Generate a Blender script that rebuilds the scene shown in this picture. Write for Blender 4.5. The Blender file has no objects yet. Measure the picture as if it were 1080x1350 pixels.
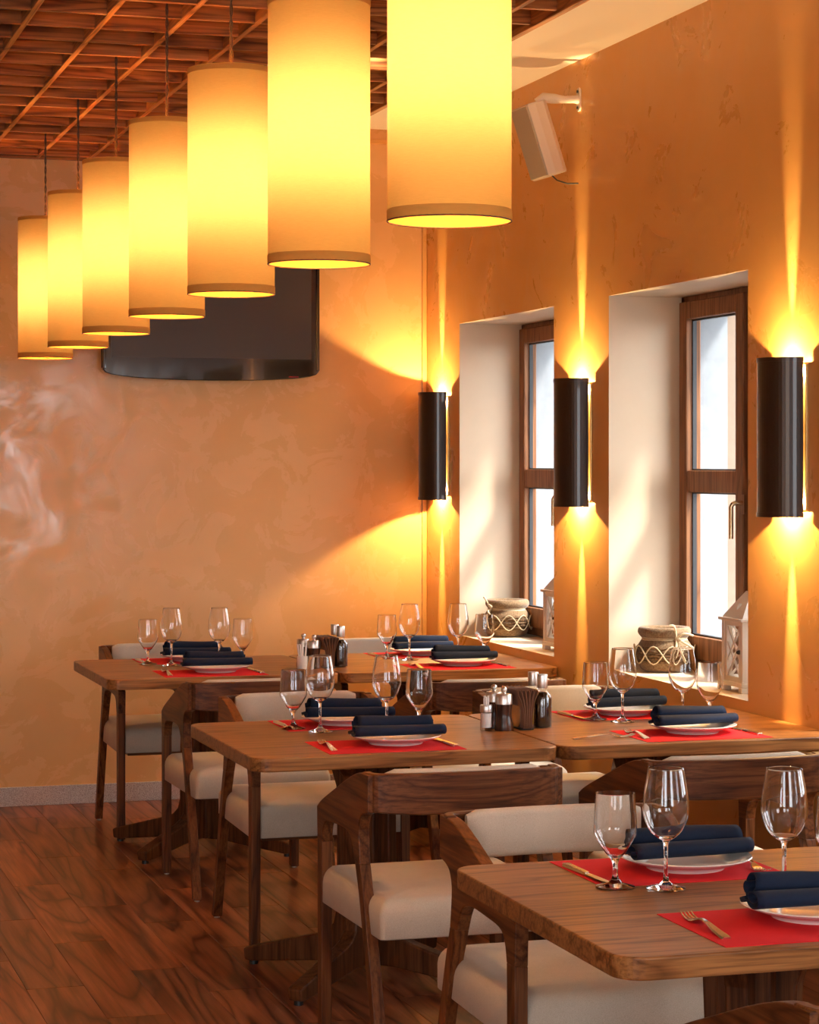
import bpy, bmesh, math, random
from mathutils import Vector, Matrix
random.seed(7)
PI = math.pi
scn = bpy.context.scene
COL = scn.collection

# ---------------------------------------------------------------- camera
EYE = 1.566
cam = bpy.data.cameras.new('camera')
cam.sensor_fit = 'HORIZONTAL'; cam.sensor_width = 36.0
cam.lens = 3000.0 / 1080.0 * 36.0
cam.shift_y = -63.0 / 1080.0
cam.clip_start = 0.05; cam.clip_end = 200
camo = bpy.data.objects.new('camera', cam); COL.objects.link(camo)
camo.location = (0, 0, EYE)
camo.rotation_euler = (PI / 2, 0, -math.atan(920.0 / 3000.0))
scn.camera = camo

# ---------------------------------------------------------------- world, sun, exposure
world = bpy.data.worlds.new('world'); scn.world = world
world.use_nodes = True
bg = world.node_tree.nodes['Background']
bg.inputs['Color'].default_value = (0.91, 0.955, 1.0, 1)
bg.inputs['Strength'].default_value = 4.2
sun = bpy.data.lights.new('sun', 'SUN'); sun.energy = 4.5; sun.angle = math.radians(8)
sun.color = (1.0, 0.95, 0.86)
suno = bpy.data.objects.new('sun', sun); COL.objects.link(suno)
suno.rotation_euler = Vector((-0.60, 0.42, -0.95)).to_track_quat('-Z', 'Y').to_euler()
suno.location = (12, -4, 12)
vs = scn.view_settings
vs.view_transform = 'Standard'; vs.look = 'None'; vs.gamma = 1.0; vs.exposure = 1.32
vs.use_curve_mapping = False
cy = scn.cycles
cy.use_denoising = True
cy.max_bounces = 14; cy.diffuse_bounces = 6; cy.glossy_bounces = 5; cy.transmission_bounces = 12; cy.transparent_max_bounces = 16
cy.caustics_reflective = False; cy.caustics_refractive = False
cy.sample_clamp_indirect = 6.0
LAMP_L = 160.0      # radiance of a pendant bulb
SCONCE_W = 14.0      # watts of each sconce lamp
SPOT_W = 80.0        # narrow core of each sconce lamp
WARM = (1.0, 0.60, 0.23)

# ---------------------------------------------------------------- mesh helpers
def newbm(): return bmesh.new()

def finish(bm, name, mat=None, parent=None, smooth=False, loc=None, bevel=0.0, bseg=2, subsurf=0, solid=0.0):
    me = bpy.data.meshes.new(name)
    bmesh.ops.recalc_face_normals(bm, faces=bm.faces[:])
    bm.to_mesh(me); bm.free()
    if mat is not None:
        for m in (mat if isinstance(mat, (list, tuple)) else [mat]): me.materials.append(m)
    o = bpy.data.objects.new(name, me); COL.objects.link(o)
    if parent is not None: o.parent = parent
    if loc is not None: o.location = loc
    if smooth:
        for p in me.polygons: p.use_smooth = True
        me.set_sharp_from_angle(angle=math.radians(48))
    if solid:
        m = o.modifiers.new('solid', 'SOLIDIFY'); m.thickness = solid; m.offset = 0
    if bevel:
        m = o.modifiers.new('bevel', 'BEVEL'); m.width = bevel; m.segments = bseg; m.limit_method = 'ANGLE'; m.angle_limit = math.radians(40)
    if subsurf:
        m = o.modifiers.new('sub', 'SUBSURF'); m.levels = subsurf; m.render_levels = subsurf
    return o

def box(bm, x0, x1, y0, y1, z0, z1, mi=0):
    v = [bm.verts.new(p) for p in ((x0,y0,z0),(x1,y0,z0),(x1,y1,z0),(x0,y1,z0),(x0,y0,z1),(x1,y0,z1),(x1,y1,z1),(x0,y1,z1))]
    fs = []
    for q in ((0,3,2,1),(4,5,6,7),(0,1,5,4),(1,2,6,5),(2,3,7,6),(3,0,4,7)):
        f = bm.faces.new([v[i] for i in q]); f.material_index = mi; fs.append(f)
    return fs

def lathe(bm, prof, n=24, cx=0, cy_=0, mi=0, cap=True):
    rings = []
    for r, z in prof:
        if r < 1e-6: rings.append([bm.verts.new((cx, cy_, z))])
        else: rings.append([bm.verts.new((cx + r*math.cos(2*PI*i/n), cy_ + r*math.sin(2*PI*i/n), z)) for i in range(n)])
    for a, b in zip(rings, rings[1:]):
        for i in range(n):
            j = (i+1) % n
            if len(a) == 1 and len(b) == 1: continue
            if len(a) == 1: f = bm.faces.new((a[0], b[i], b[j]))
            elif len(b) == 1: f = bm.faces.new((a[i], a[j], b[0]))
            else: f = bm.faces.new((a[i], a[j], b[j], b[i]))
            f.material_index = mi
    if cap:
        for rg in (rings[0], rings[-1]):
            if len(rg) > 2:
                try: bm.faces.new(rg).material_index = mi
                except ValueError: pass
    return rings

def prism(bm, pts, axis, a, b, mi=0):
    """polygon pts (p,q) extruded along axis from a to b. axis 'X': (y,z); 'Y': (x,z); 'Z': (x,y)"""
    def mk(p, t):
        if axis == 'X': return (t, p[0], p[1])
        if axis == 'Y': return (p[0], t, p[1])
        return (p[0], p[1], t)
    A = [bm.verts.new(mk(p, a)) for p in pts]; B = [bm.verts.new(mk(p, b)) for p in pts]
    n = len(pts)
    fs = [bm.faces.new(A), bm.faces.new(B[::-1])]
    for i in range(n):
        j = (i+1) % n
        fs.append(bm.faces.new((A[i], B[i], B[j], A[j])))
    for f in fs: f.material_index = mi
    return fs

def tube(bm, path, r, n=8, mi=0, closed=False):
    P = [Vector(p) for p in path]; m = len(P); rings = []
    up = Vector((0, 0, 1))
    prev = None
    for i, p in enumerate(P):
        if closed: t = P[(i+1) % m] - P[i-1]
        else: t = P[min(i+1, m-1)] - P[max(i-1, 0)]
        t.normalize()
        if prev is None:
            ref = up if abs(t.z) < .9 else Vector((1, 0, 0))
            u = t.cross(ref).normalized()
        else:
            u = (prev - t * prev.dot(t)).normalized()
        prev = u
        w = t.cross(u)
        rr = r[i] if isinstance(r, (list, tuple)) else r
        rings.append([bm.verts.new(p + (u*math.cos(2*PI*k/n) + w*math.sin(2*PI*k/n))*rr) for k in range(n)])
    for i in range(m if closed else m-1):
        a, b = rings[i], rings[(i+1) % m]
        for k in range(n):
            l = (k+1) % n
            bm.faces.new((a[k], a[l], b[l], b[k])).material_index = mi
    if not closed:
        bm.faces.new(rings[0][::-1]).material_index = mi; bm.faces.new(rings[-1]).material_index = mi

def rrect(x0, x1, y0, y1, r, n=6):
    pts = []
    for cx, cy_, a0 in ((x1-r, y0+r, -PI/2), (x1-r, y1-r, 0), (x0+r, y1-r, PI/2), (x0+r, y0+r, PI)):
        for k in range(n+1):
            a = a0 + PI/2*k/n
            pts.append((cx + r*math.cos(a), cy_ + r*math.sin(a)))
    return pts

def empty(name, loc=(0,0,0), rz=0.0):
    o = bpy.data.objects.new(name, None); COL.objects.link(o)
    o.location = loc; o.rotation_euler = (0, 0, rz); o.empty_display_size = .05
    return o

def tag(o, label=None, cat=None, group=None, kind=None):
    if label: o['label'] = label
    if cat: o['category'] = cat
    if group: o['group'] = group
    if kind: o['kind'] = kind
    return o

def copy_tree(o, parent=None):
    c = o.copy(); COL.objects.link(c); c.parent = parent
    for ch in list(o.children): copy_tree(ch, c)
    return c

# ---------------------------------------------------------------- materials
def new_mat(name):
    m = bpy.data.materials.new(name); m.use_nodes = True
    nt = m.node_tree; b = nt.nodes['Principled BSDF']
    return m, nt, b

def simple(name, col, rough=.5, metal=0.0, coat=0.0, spec=.5, sheen=0.0):
    m, nt, b = new_mat(name)
    b.inputs['Base Color'].default_value = (*col, 1); b.inputs['Roughness'].default_value = rough
    b.inputs['Metallic'].default_value = metal; b.inputs['Coat Weight'].default_value = coat
    b.inputs['Specular IOR Level'].default_value = spec; b.inputs['Sheen Weight'].default_value = sheen
    return m

def N(nt, t, **kw):
    n = nt.nodes.new(t)
    for k, v in kw.items():
        if k in n.inputs.keys() if hasattr(n.inputs, 'keys') else False: n.inputs[k].default_value = v
        else: setattr(n, k, v)
    return n

def ramp(nt, fac, stops):
    r = nt.nodes.new('ShaderNodeValToRGB')
    cr = r.color_ramp
    while len(cr.elements) < len(stops): cr.elements.new(.5)
    for e, (p, c) in zip(cr.elements, stops):
        e.position = p; e.color = (*c, 1) if len(c) == 3 else c
    nt.links.new(fac, r.inputs['Fac'])
    return r

def coords(nt, scale=(1,1,1), rand=True, space='Object'):
    tc = nt.nodes.new('ShaderNodeTexCoord'); mp = nt.nodes.new('ShaderNodeMapping')
    mp.inputs['Scale'].default_value = scale
    if rand:
        oi = nt.nodes.new('ShaderNodeObjectInfo'); mu = nt.nodes.new('ShaderNodeVectorMath'); mu.operation = 'MULTIPLY_ADD'
        cb = nt.nodes.new('ShaderNodeCombineXYZ')
        for k in range(3): nt.links.new(oi.outputs['Random'], cb.inputs[k])
        mu.inputs[1].default_value = (17.0, 31.0, 23.0)
        nt.links.new(cb.outputs[0], mu.inputs[0]); nt.links.new(tc.outputs[space], mu.inputs[2])
        nt.links.new(mu.outputs[0], mp.inputs['Vector'])
    else:
        nt.links.new(tc.outputs[space], mp.inputs['Vector'])
    return mp.outputs['Vector']

def noise(nt, vec, scale, detail=4, rough=.55, dist=0.0):
    n = nt.nodes.new('ShaderNodeTexNoise')
    n.inputs['Scale'].default_value = scale; n.inputs['Detail'].default_value = detail
    n.inputs['Roughness'].default_value = rough; n.inputs['Distortion'].default_value = dist
    nt.links.new(vec, n.inputs['Vector'])
    return n

def mix(nt, a, b, fac, mode='MIX'):
    m = nt.nodes.new('ShaderNodeMix'); m.data_type = 'RGBA'; m.blend_type = mode
    for sock, v in ((m.inputs[0], fac), (m.inputs[6], a), (m.inputs[7], b)):
        if hasattr(v, 'is_output') or hasattr(v, 'links'): nt.links.new(v, sock)
        elif isinstance(v, (tuple, list)): sock.default_value = (*v, 1)
        else: sock.default_value = v
    return m.outputs[2]

def bump(nt, b, h, strength=.2, dist=.002):
    bp = nt.nodes.new('ShaderNodeBump'); bp.inputs['Strength'].default_value = strength; bp.inputs['Distance'].default_value = dist
    nt.links.new(h, bp.inputs['Height']); nt.links.new(bp.outputs[0], b.inputs['Normal'])

def wood(name, dark, mid, light, axis='X', rough=.38, coat=.15, fine=1.0, ringscale=1.0, randomtone=.0):
    m, nt, b = new_mat(name)
    st = {'X': (.09, 1, 1), 'Y': (1, .09, 1), 'Z': (1, 1, .09)}[axis]
    v = coords(nt, st)
    n1 = noise(nt, v, 7.0*ringscale, 3, .5, .6)
    # growth rings: banded from the low-frequency noise
    mul = nt.nodes.new('ShaderNodeMath'); mul.operation = 'MULTIPLY'; mul.inputs[1].default_value = 9.0
    nt.links.new(n1.outputs['Fac'], mul.inputs[0])
    sn = nt.nodes.new('ShaderNodeMath'); sn.operation = 'PINGPONG'; sn.inputs[1].default_value = .5
    nt.links.new(mul.outputs[0], sn.inputs[0])
    r1 = ramp(nt, sn.outputs[0], ((0.0, dark), (.16, mid), (.5, light)))
    v2 = coords(nt, tuple(s*(.35 if s < .5 else 1) for s in st))
    n2 = noise(nt, v2, 160.0*fine, 3, .6)
    r2 = ramp(nt, n2.outputs['Fac'], ((.36, (.45, .42, .40)), (.58, (1, 1, 1))))
    c = mix(nt, r1.outputs[0], r2.outputs[0], .75, 'MULTIPLY')
    n3 = noise(nt, v, 1.6, 2)
    r3 = ramp(nt, n3.outputs['Fac'], ((.3, (.72, .72, .72)), (.7, (1.12, 1.1, 1.08))))
    c = mix(nt, c, r3.outputs[0], 1.0, 'MULTIPLY')
    if randomtone:
        oi = nt.nodes.new('ShaderNodeObjectInfo')
        r4 = ramp(nt, oi.outputs['Random'], ((0, (1-randomtone,)*3), (1, (1+randomtone,)*3)))
        c = mix(nt, c, r4.outputs[0], 1.0, 'MULTIPLY')
    nt.links.new(c, b.inputs['Base Color'])
    b.inputs['Roughness'].default_value = rough; b.inputs['Coat Weight'].default_value = coat; b.inputs['Coat Roughness'].default_value = .25; b.inputs['Specular IOR Level'].default_value = .26
    bump(nt, b, n2.outputs['Fac'], .12, .001)
    return m

def plaster(name, c0, c1, c2, r0=.10, r1=.42, bumpd=.006, rot=0):
    m, nt, b = new_mat(name)
    v = coords(nt, (1, 1, 1), rand=False)
    n1 = noise(nt, v, 1.3, 5, .6, .5)
    n2 = noise(nt, v, 4.0, 6, .65, .8)
    r = ramp(nt, n1.outputs['Fac'], ((.30, c0), (.52, c1), (.74, c2)))
    r2 = ramp(nt, n2.outputs['Fac'], ((.32, (.965, .96, .95)), (.6, (1.01, 1.01, 1.01))))
    c = mix(nt, r.outputs[0], r2.outputs[0], .8, 'MULTIPLY')
    # sparse darker trowel scratches
    n3 = noise(nt, v, 11.0, 4, .8, 3.0)
    r3 = ramp(nt, n3.outputs['Fac'], ((.25, (.84, .76, .62)), (.31, (1, 1, 1))))
    c = mix(nt, c, r3.outputs[0], .05, 'MULTIPLY')
    nt.links.new(c, b.inputs['Base Color'])
    mr = nt.nodes.new('ShaderNodeMapRange'); mr.inputs[1].default_value = .38; mr.inputs[2].default_value = .62
    mr.inputs[3].default_value = r0; mr.inputs[4].default_value = r1
    nt.links.new(n2.outputs['Fac'], mr.inputs[0]); nt.links.new(mr.outputs[0], b.inputs['Roughness'])
    n4 = noise(nt, v, 4.5, 7, .62, 1.0)
    bump(nt, b, n4.outputs['Fac'], .2, bumpd)
    b.inputs['Specular IOR Level'].default_value = .5
    return m

def cloth(name, c0, c1, scale=900, rough=.9, sheen=.25, b_=.25):
    m, nt, b = new_mat(name)
    v = coords(nt)
    n1 = noise(nt, v, scale, 2, .6); n2 = noise(nt, v, 9, 3)
    r = ramp(nt, n1.outputs['Fac'], ((.3, c0), (.7, c1)))
    r2 = ramp(nt, n2.outputs['Fac'], ((.3, (.92, .92, .92)), (.7, (1.04, 1.04, 1.04))))
    nt.links.new(mix(nt, r.outputs[0], r2.outputs[0], 1, 'MULTIPLY'), b.inputs['Base Color'])
    b.inputs['Roughness'].default_value = rough; b.inputs['Sheen Weight'].default_value = sheen
    b.inputs['Specular IOR Level'].default_value = .2
    bump(nt, b, n1.outputs['Fac'], b_, .0008)
    return m

def speckle(name, c0, c1, c2, scale=260, rough=.6):
    m, nt, b = new_mat(name)
    v = coords(nt, rand=False)
    n1 = noise(nt, v, scale, 3, .7)
    r = ramp(nt, n1.outputs['Fac'], ((.36, c0), (.5, c1), (.62, c2)))
    nt.links.new(r.outputs[0], b.inputs['Base Color']); b.inputs['Roughness'].default_value = rough
    bump(nt, b, n1.outputs['Fac'], .3, .002)
    return m

def glass_mat(name, col=(1,1,1), rough=0.0, ior=1.46):
    m = bpy.data.materials.new(name); m.use_nodes = True; nt = m.node_tree; nt.nodes.clear()
    out = nt.nodes.new('ShaderNodeOutputMaterial'); g = nt.nodes.new('ShaderNodeBsdfGlass')
    g.inputs['Color'].default_value = (*col, 1); g.inputs['Roughness'].default_value = rough; g.inputs['IOR'].default_value = ior
    nt.links.new(g.outputs[0], out.inputs[0])
    return m

def crystal_mat(name, share=.1):
    """drinking glass: thin clear wall (fresnel mirror over clear) with some true refraction"""
    m = bpy.data.materials.new(name); m.use_nodes = True; nt = m.node_tree; nt.nodes.clear()
    out = nt.nodes.new('ShaderNodeOutputMaterial'); t = nt.nodes.new('ShaderNodeBsdfTransparent'); g = nt.nodes.new('ShaderNodeBsdfGlossy')
    g.inputs['Roughness'].default_value = .01
    lw = nt.nodes.new('ShaderNodeLayerWeight'); lw.inputs[0].default_value = .5
    r = ramp(nt, lw.outputs['Facing'], ((.6, (.995, .995, .995)), (1.0, (.86, .87, .88))))
    nt.links.new(r.outputs[0], t.inputs['Color'])
    pw = nt.nodes.new('ShaderNodeMath'); pw.operation = 'POWER'; pw.inputs[1].default_value = 4.0; nt.links.new(lw.outputs['Facing'], pw.inputs[0])
    fr = nt.nodes.new('ShaderNodeMath'); fr.operation = 'MULTIPLY_ADD'; fr.inputs[1].default_value = .75; fr.inputs[2].default_value = .04; nt.links.new(pw.outputs[0], fr.inputs[0])
    mx = nt.nodes.new('ShaderNodeMixShader'); nt.links.new(fr.outputs[0], mx.inputs[0]); nt.links.new(t.outputs[0], mx.inputs[1]); nt.links.new(g.outputs[0], mx.inputs[2])
    gl = nt.nodes.new('ShaderNodeBsdfGlass'); gl.inputs['IOR'].default_value = 1.46; gl.inputs['Roughness'].default_value = 0
    m2 = nt.nodes.new('ShaderNodeMixShader'); m2.inputs[0].default_value = share
    nt.links.new(mx.outputs[0], m2.inputs[1]); nt.links.new(gl.outputs[0], m2.inputs[2]); nt.links.new(m2.outputs[0], out.inputs[0])
    return m

def pane_mat(name, tint=(1,1,1), refl=.08):
    m = bpy.data.materials.new(name); m.use_nodes = True; nt = m.node_tree; nt.nodes.clear()
    out = nt.nodes.new('ShaderNodeOutputMaterial'); t = nt.nodes.new('ShaderNodeBsdfTransparent'); g = nt.nodes.new('ShaderNodeBsdfGlossy')
    t.inputs['Color'].default_value = (*tint, 1); g.inputs['Roughness'].default_value = .02
    mx = nt.nodes.new('ShaderNodeMixShader'); mx.inputs[0].default_value = refl
    nt.links.new(t.outputs[0], mx.inputs[1]); nt.links.new(g.outputs[0], mx.inputs[2]); nt.links.new(mx.outputs[0], out.inputs[0])
    return m

def emit(name, col, s):
    m = bpy.data.materials.new(name); m.use_nodes = True; nt = m.node_tree; nt.nodes.clear()
    out = nt.nodes.new('ShaderNodeOutputMaterial'); e = nt.nodes.new('ShaderNodeEmission')
    e.inputs[0].default_value = (*col, 1); e.inputs[1].default_value = s
    nt.links.new(e.outputs[0], out.inputs[0])
    return m

def shade_mat(name, tcol, dcol, tw=.55):
    m = bpy.data.materials.new(name); m.use_nodes = True; nt = m.node_tree; nt.nodes.clear()
    out = nt.nodes.new('ShaderNodeOutputMaterial')
    v = coords(nt, (1, 1, 9))
    n1 = noise(nt, v, 60, 4, .7)
    r = ramp(nt, n1.outputs['Fac'], ((.3, (.93, .91, .88)), (.7, (1, 1, 1))))
    t = nt.nodes.new('ShaderNodeBsdfTranslucent'); d = nt.nodes.new('ShaderNodeBsdfDiffuse')
    nt.links.new(mix(nt, tcol, r.outputs[0], 1, 'MULTIPLY'), t.inputs[0])
    nt.links.new(mix(nt, dcol, r.outputs[0], 1, 'MULTIPLY'), d.inputs[0])
    mx = nt.nodes.new('ShaderNodeMixShader'); mx.inputs[0].default_value = 1-tw
    nt.links.new(t.outputs[0], mx.inputs[1]); nt.links.new(d.outputs[0], mx.inputs[2]); nt.links.new(mx.outputs[0], out.inputs[0])
    return m

M = {}
M['wall'] = plaster('orange_plaster', (.70, .350, .095), (.71, .362, .103), (.725, .385, .122), .26, .48, .005)
M['wallb'] = plaster('orange_plaster_daylit', (.735, .405, .155), (.75, .425, .170), (.77, .455, .200))  # same plaster as the orange walls, daylight put into a paler tint
M['reveal'] = plaster('cream_plaster', (.72, .55, .36), (.75, .59, .41), (.78, .63, .45), .5, .7, .003)
M['soffit'] = simple('white_ceiling_paint', (.86, .80, .72), .7)
M['granite'] = speckle('granite', (.26, .20, .18), (.50, .43, .39), (.66, .60, .57))
M['table'] = wood('table_oak', (.17, .062, .016), (.33, .135, .041), (.39, .170, .055), 'X', .36, .06)
M['base'] = wood('table_base_oak', (.065, .021, .007), (.105, .036, .012), (.15, .056, .020), 'Z', .45, .0)
M['chairz'] = wood('chair_oak_upright', (.075, .022, .006), (.150, .047, .013), (.21, .075, .023), 'Z', .44, .0)
M['chairx'] = wood('chair_oak_rail', (.075, .022, .006), (.130, .040, .011), (.185, .064, .019), 'X', .44, .0)
M['chairy'] = wood('chair_oak_arm', (.075, .022, .006), (.150, .047, .013), (.21, .075, .023), 'Y', .44, .0)
M['plank'] = wood('floor_laminate', (.085, .022, .010), (.29, .092, .039), (.41, .148, .068), 'Y', .30, .05, .35, .55, .28)
M['floor'] = simple('floor_underlay', (.03, .012, .006), .8)
M['latx'] = wood('lattice_pine_cross', (.16, .048, .011), (.40, .138, .034), (.52, .195, .052), 'X', .5, .05, .8, 1.0, .22)
M['laty'] = wood('lattice_pine_long', (.22, .075, .019), (.50, .205, .056), (.60, .265, .080), 'Y', .5, .05, .8, 1.0, .12)
M['frame'] = wood('window_wood', (.20, .076, .027), (.29, .118, .044), (.34, .145, .057), 'Z', .5, .0, .8)
M['seat'] = cloth('seat_linen', (.48, .395, .30), (.63, .54, .43), 700, .9, .05)
M['navy'] = cloth('napkin_navy', (.003, .007, .020), (.008, .018, .048), 1200, .8, .02, .15)
M['red'] = cloth('placemat_red', (.60, .012, .018), (.72, .020, .026), 1500, .85, .0, .1)
M['china'] = simple('white_china', (.83, .80, .76), .18, 0, .4)
M['steel'] = simple('cutlery_steel', (.78, .70, .58), .16, 1.0)
M['brushed'] = simple('brushed_steel', (.72, .70, .67), .34, 1.0)
M['crystal'] = glass_mat('crystal', (1, 1, 1), 0, 1.45)
M['clear'] = crystal_mat('condiment_glass', .0)
M['pane'] = pane_mat('window_glass')
M['gasket'] = simple('gasket', (.02, .02, .022), .5)
M['brass'] = simple('brass_handle', (.75, .60, .38), .25, 1.0)
M['sconce'] = simple('sconce_bronze', (.022, .012, .009), .32, .35, .3)
M['sconce_plate'] = simple('sconce_plate', (.70, .44, .16), .3, .6)
M['shade'] = shade_mat('lamp_shade_fabric', (1.0, .78, .40), (.80, .43, .09), .041)
M['hem'] = shade_mat('lamp_hem', (1.0, .62, .20), (.74, .34, .075), .045)
M['rim'] = simple('lamp_rim', (.10, .05, .03), .6)
M['bulb'] = emit('bulb', (1.0, .62, .25), LAMP_L)
M['cord'] = cloth('cord', (.03, .015, .01), (.10, .06, .035), 400)
M['tvglass'] = simple('tv_screen', (.045, .030, .022), .35, 0, .15)
M['tvbody'] = simple('tv_gloss', (.010, .007, .006), .08, 0, 1.0)
M['tvred'] = simple('tv_badge', (.22, .01, .02), .2)
M['spkw'] = simple('speaker_white', (.72, .60, .48), .45)
M['spkg'] = speckle('speaker_grille', (.30, .24, .17), (.42, .35, .26), (.50, .42, .32), 1500, .6)
M['black'] = simple('black_plastic', (.015, .013, .012), .45)
M['mill'] = wood('mill_walnut', (.02, .008, .005), (.07, .024, .012), (.11, .04, .02), 'Z', .3, .4)
M['papnap'] = cloth('brown_napkin', (.13, .055, .030), (.19, .085, .048), 900)
M['oil'] = simple('olive_oil', (.62, .46, .01), .08, 0, .6)
M['vinegar'] = simple('vinegar', (.008, .003, .002), .08, 0, .8)
M['salt'] = simple('white_sticks', (.85, .80, .74), .6)
M['burlap'] = cloth('burlap', (.13, .072, .034), (.29, .18, .092), 160, .95, .2, .8)
M['wicker'] = cloth('wicker', (.06, .028, .012), (.20, .115, .05), 120, .8, .1, .6)
M['twine'] = cloth('twine', (.50, .38, .22), (.72, .58, .38), 300, .95, .1, .5)
M['lantern'] = simple('lantern_white_paint', (.80, .73, .64), .5)
M['iron'] = simple('dark_iron', (.03, .022, .018), .5, .5)
M['stucco'] = speckle('outside_stucco', (.100, .110, .118), (.110, .120, .128), (.118, .128, .136), 30, .9)
M['stuccob'] = speckle('outside_stucco_beige', (.095, .070, .050), (.10, .075, .054), (.105, .08, .058), 30, .9)
M['outer'] = speckle('outer_reveal_white', (.235, .262, .285), (.255, .285, .31), (.265, .295, .32), 14, .9)
M['outerb'] = speckle('outer_reveal_beige', (.23, .165, .12), (.24, .173, .126), (.25, .18, .132), 40, .9)
M['downl'] = emit('downlight_lens', (1.0, .88, .70), 14.0)

# ---------------------------------------------------------------- room shell
XW, YB, ZC = 3.305, 10.50, 3.175
X0, Y0 = -4.2, -1.3
WTH = .55
WIN0, WINW, WINP = 6.925, 1.232, 1.83
wins = [WIN0 + WINP*k for k in (1, 0, -1, -2, -3, -4)]   # near jamb of each window, far to near
ZS, ZT = .776, 2.215

def structure(o): o['kind'] = 'structure'; return o

bm = newbm(); box(bm, X0, XW+WTH, Y0, YB+.3, -.12, -.012)
floor = structure(finish(bm, 'floor', M['floor']))
tag(floor, 'reddish brown laminate plank floor')
# planks run towards the far wall, staggered
PW, PL = .172, 1.05
pm = {}
def plank_mesh(L, W):
    key = (round(L, 3), round(W, 3))
    if key not in pm:
        b = newbm(); box(b, -W/2+.0006, W/2-.0006, -L/2+.0006, L/2-.0006, -.012, 0)
        bmesh.ops.bevel(b, geom=[e for e in b.edges if all(v.co.z > -.001 for v in e.verts)], offset=.0012, segments=1, affect='EDGES')
        me = bpy.data.meshes.new('plank'); b.to_mesh(me); b.free(); me.materials.append(M['plank']); pm[key] = me
    return pm[key]
x = XW - PW*23
ci = 0
while x < XW - .01:
    W = min(PW, XW - x)
    y = 2.2 - [0, .47, .81, .22, .63][ci % 5]
    while y < YB:
        y1 = min(y + PL, YB)
        o = bpy.data.objects.new('plank', plank_mesh(y1-y, W)); COL.objects.link(o)
        o.location = (x + W/2, (y+y1)/2, 0); o.parent = floor
        y = y1
    x += W; ci += 1
# plain boards under and behind the camera
bm = newbm(); box(bm, X0, XW - PW*23, Y0, YB, -.012, -.0005); box(bm, XW-PW*23, XW, Y0, 1.2, -.012, -.0005)
o = finish(bm, 'floorboards', M['plank'], floor); o['kind'] = 'stuff'

bm = newbm(); box(bm, X0-.2, XW+WTH, YB, YB+.3, 0, ZC+.2)
structure(tag(finish(bm, 'wall_back', M['wallb']), 'glossy orange plaster wall behind the television, tinted as daylit'))
bm = newbm(); box(bm, X0-.2, X0, Y0, YB, 0, ZC+.2); structure(finish(bm, 'wall_left', M['wall']))
bm = newbm()
FW = [(-3.9, -2.4), (-1.6, -.1), (2.0, 3.25)]      # tall windows behind the camera
px_ = X0-.2
for a, b_ in FW:
    box(bm, px_, a, Y0-.2, Y0, 0, ZC+.2); box(bm, a, b_, Y0-.2, Y0, 0, .75); box(bm, a, b_, Y0-.2, Y0, 2.5, ZC+.2); px_ = b_
box(bm, px_, XW+WTH, Y0-.2, Y0, 0, ZC+.2)
structure(finish(bm, 'wall_front', M['wall']))
bm = newbm()
# wall in depth: inner plaster reveal, then the outside reveal with a beige edging at each end
for xa, xb, mi in ((XW, 3.635, 1), (3.635, 3.672, 3), (3.672, 3.805, 2), (3.805, XW+WTH, 3)):
    fs = []
    prev = YB
    for w in wins:
        fs += box(bm, xa, xb, w+WINW, prev, 0, ZC+.2)
        fs += box(bm, xa, xb, w, w+WINW, 0, ZS)
        fs += box(bm, xa, xb, w, w+WINW, ZT, ZC+.2)
        prev = w
    fs += box(bm, xa, xb, Y0, prev, 0, ZC+.2)
    for f in fs:
        f.normal_update()
        f.material_index = mi if abs(f.normal.x) < .5 else (0 if xa == XW else 2)
structure(tag(finish(bm, 'wall_right', [M['wall'], M['reveal'], M['outer'], M['outerb']]), 'orange plaster window wall with deep cream reveals'))
bm = newbm(); box(bm, X0-.2, XW+WTH, Y0-.2, YB+.3, ZC, ZC+.2)
structure(tag(finish(bm, 'ceiling', M['soffit']), 'plain white ceiling strip beside the wooden lattice'))
bm = newbm(); box(bm, X0, XW, YB-.016, YB, 0, .087)
structure(tag(finish(bm, 'baseboard_back', M['granite'], bevel=.002), 'speckled grey granite skirting on the back wall'))
bm = newbm(); box(bm, XW-.016, XW, Y0, YB-.016, 0, .087)
structure(tag(finish(bm, 'baseboard_right', M['granite'], bevel=.002), 'speckled granite skirting under the windows'))
bm = newbm(); box(bm, XW-.024, XW-.001, YB-.014, YB, .087, ZC-.05)
structure(tag(finish(bm, 'trim_1', M['wall'], bevel=.003), 'narrow plaster corner strip running floor to ceiling'))
bm = newbm(); box(bm, X0, XW-.024, YB-.014, YB, ZC-.072, ZC-.05)
structure(tag(finish(bm, 'trim_2', M['wall'], bevel=.003), 'narrow plaster strip along the top of back wall'))

# lattice ceiling
ZL, LH = 2.97, .12
LX1 = 2.50
lat = empty('ceiling_lattice', (1.2, 7.0, ZL))
tag(lat, 'brown wooden lattice of crossing boards under the ceiling', 'lattice')
def lat_board(x0, x1, y0, y1, z0, z1, mat):
    b = newbm(); box(b, -(x1-x0)/2, (x1-x0)/2, -(y1-y0)/2, (y1-y0)/2, -(z1-z0)/2, (z1-z0)/2)
    o = finish(b, 'lattice_board', mat, lat, bevel=.0015, bseg=1)
    o.location = Vector(((x0+x1)/2, (y0+y1)/2, (z0+z1)/2)) - lat.location
LP = .2365
k = 0
yy = 7.075 - LP*15
while yy < YB - .03:
    lat_board(-.70, LX1, yy-.008, yy+.008, ZL, ZL+LH, M['latx']); yy += LP
xx = 1.19 - LP*8
while xx < LX1 - .1:
    lat_board(xx-.010, xx+.010, 3.4, YB-.02, ZL-.001, ZL+LH-.012, M['laty']); xx += LP
lat_board(LX1, LX1+.024, 3.4, YB-.005, ZL-.01, ZL+LH+.03, M['laty'])
lat_board(-.70, LX1, YB-.03, YB-.008, ZL-.004, ZL+LH, M['latx'])
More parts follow.
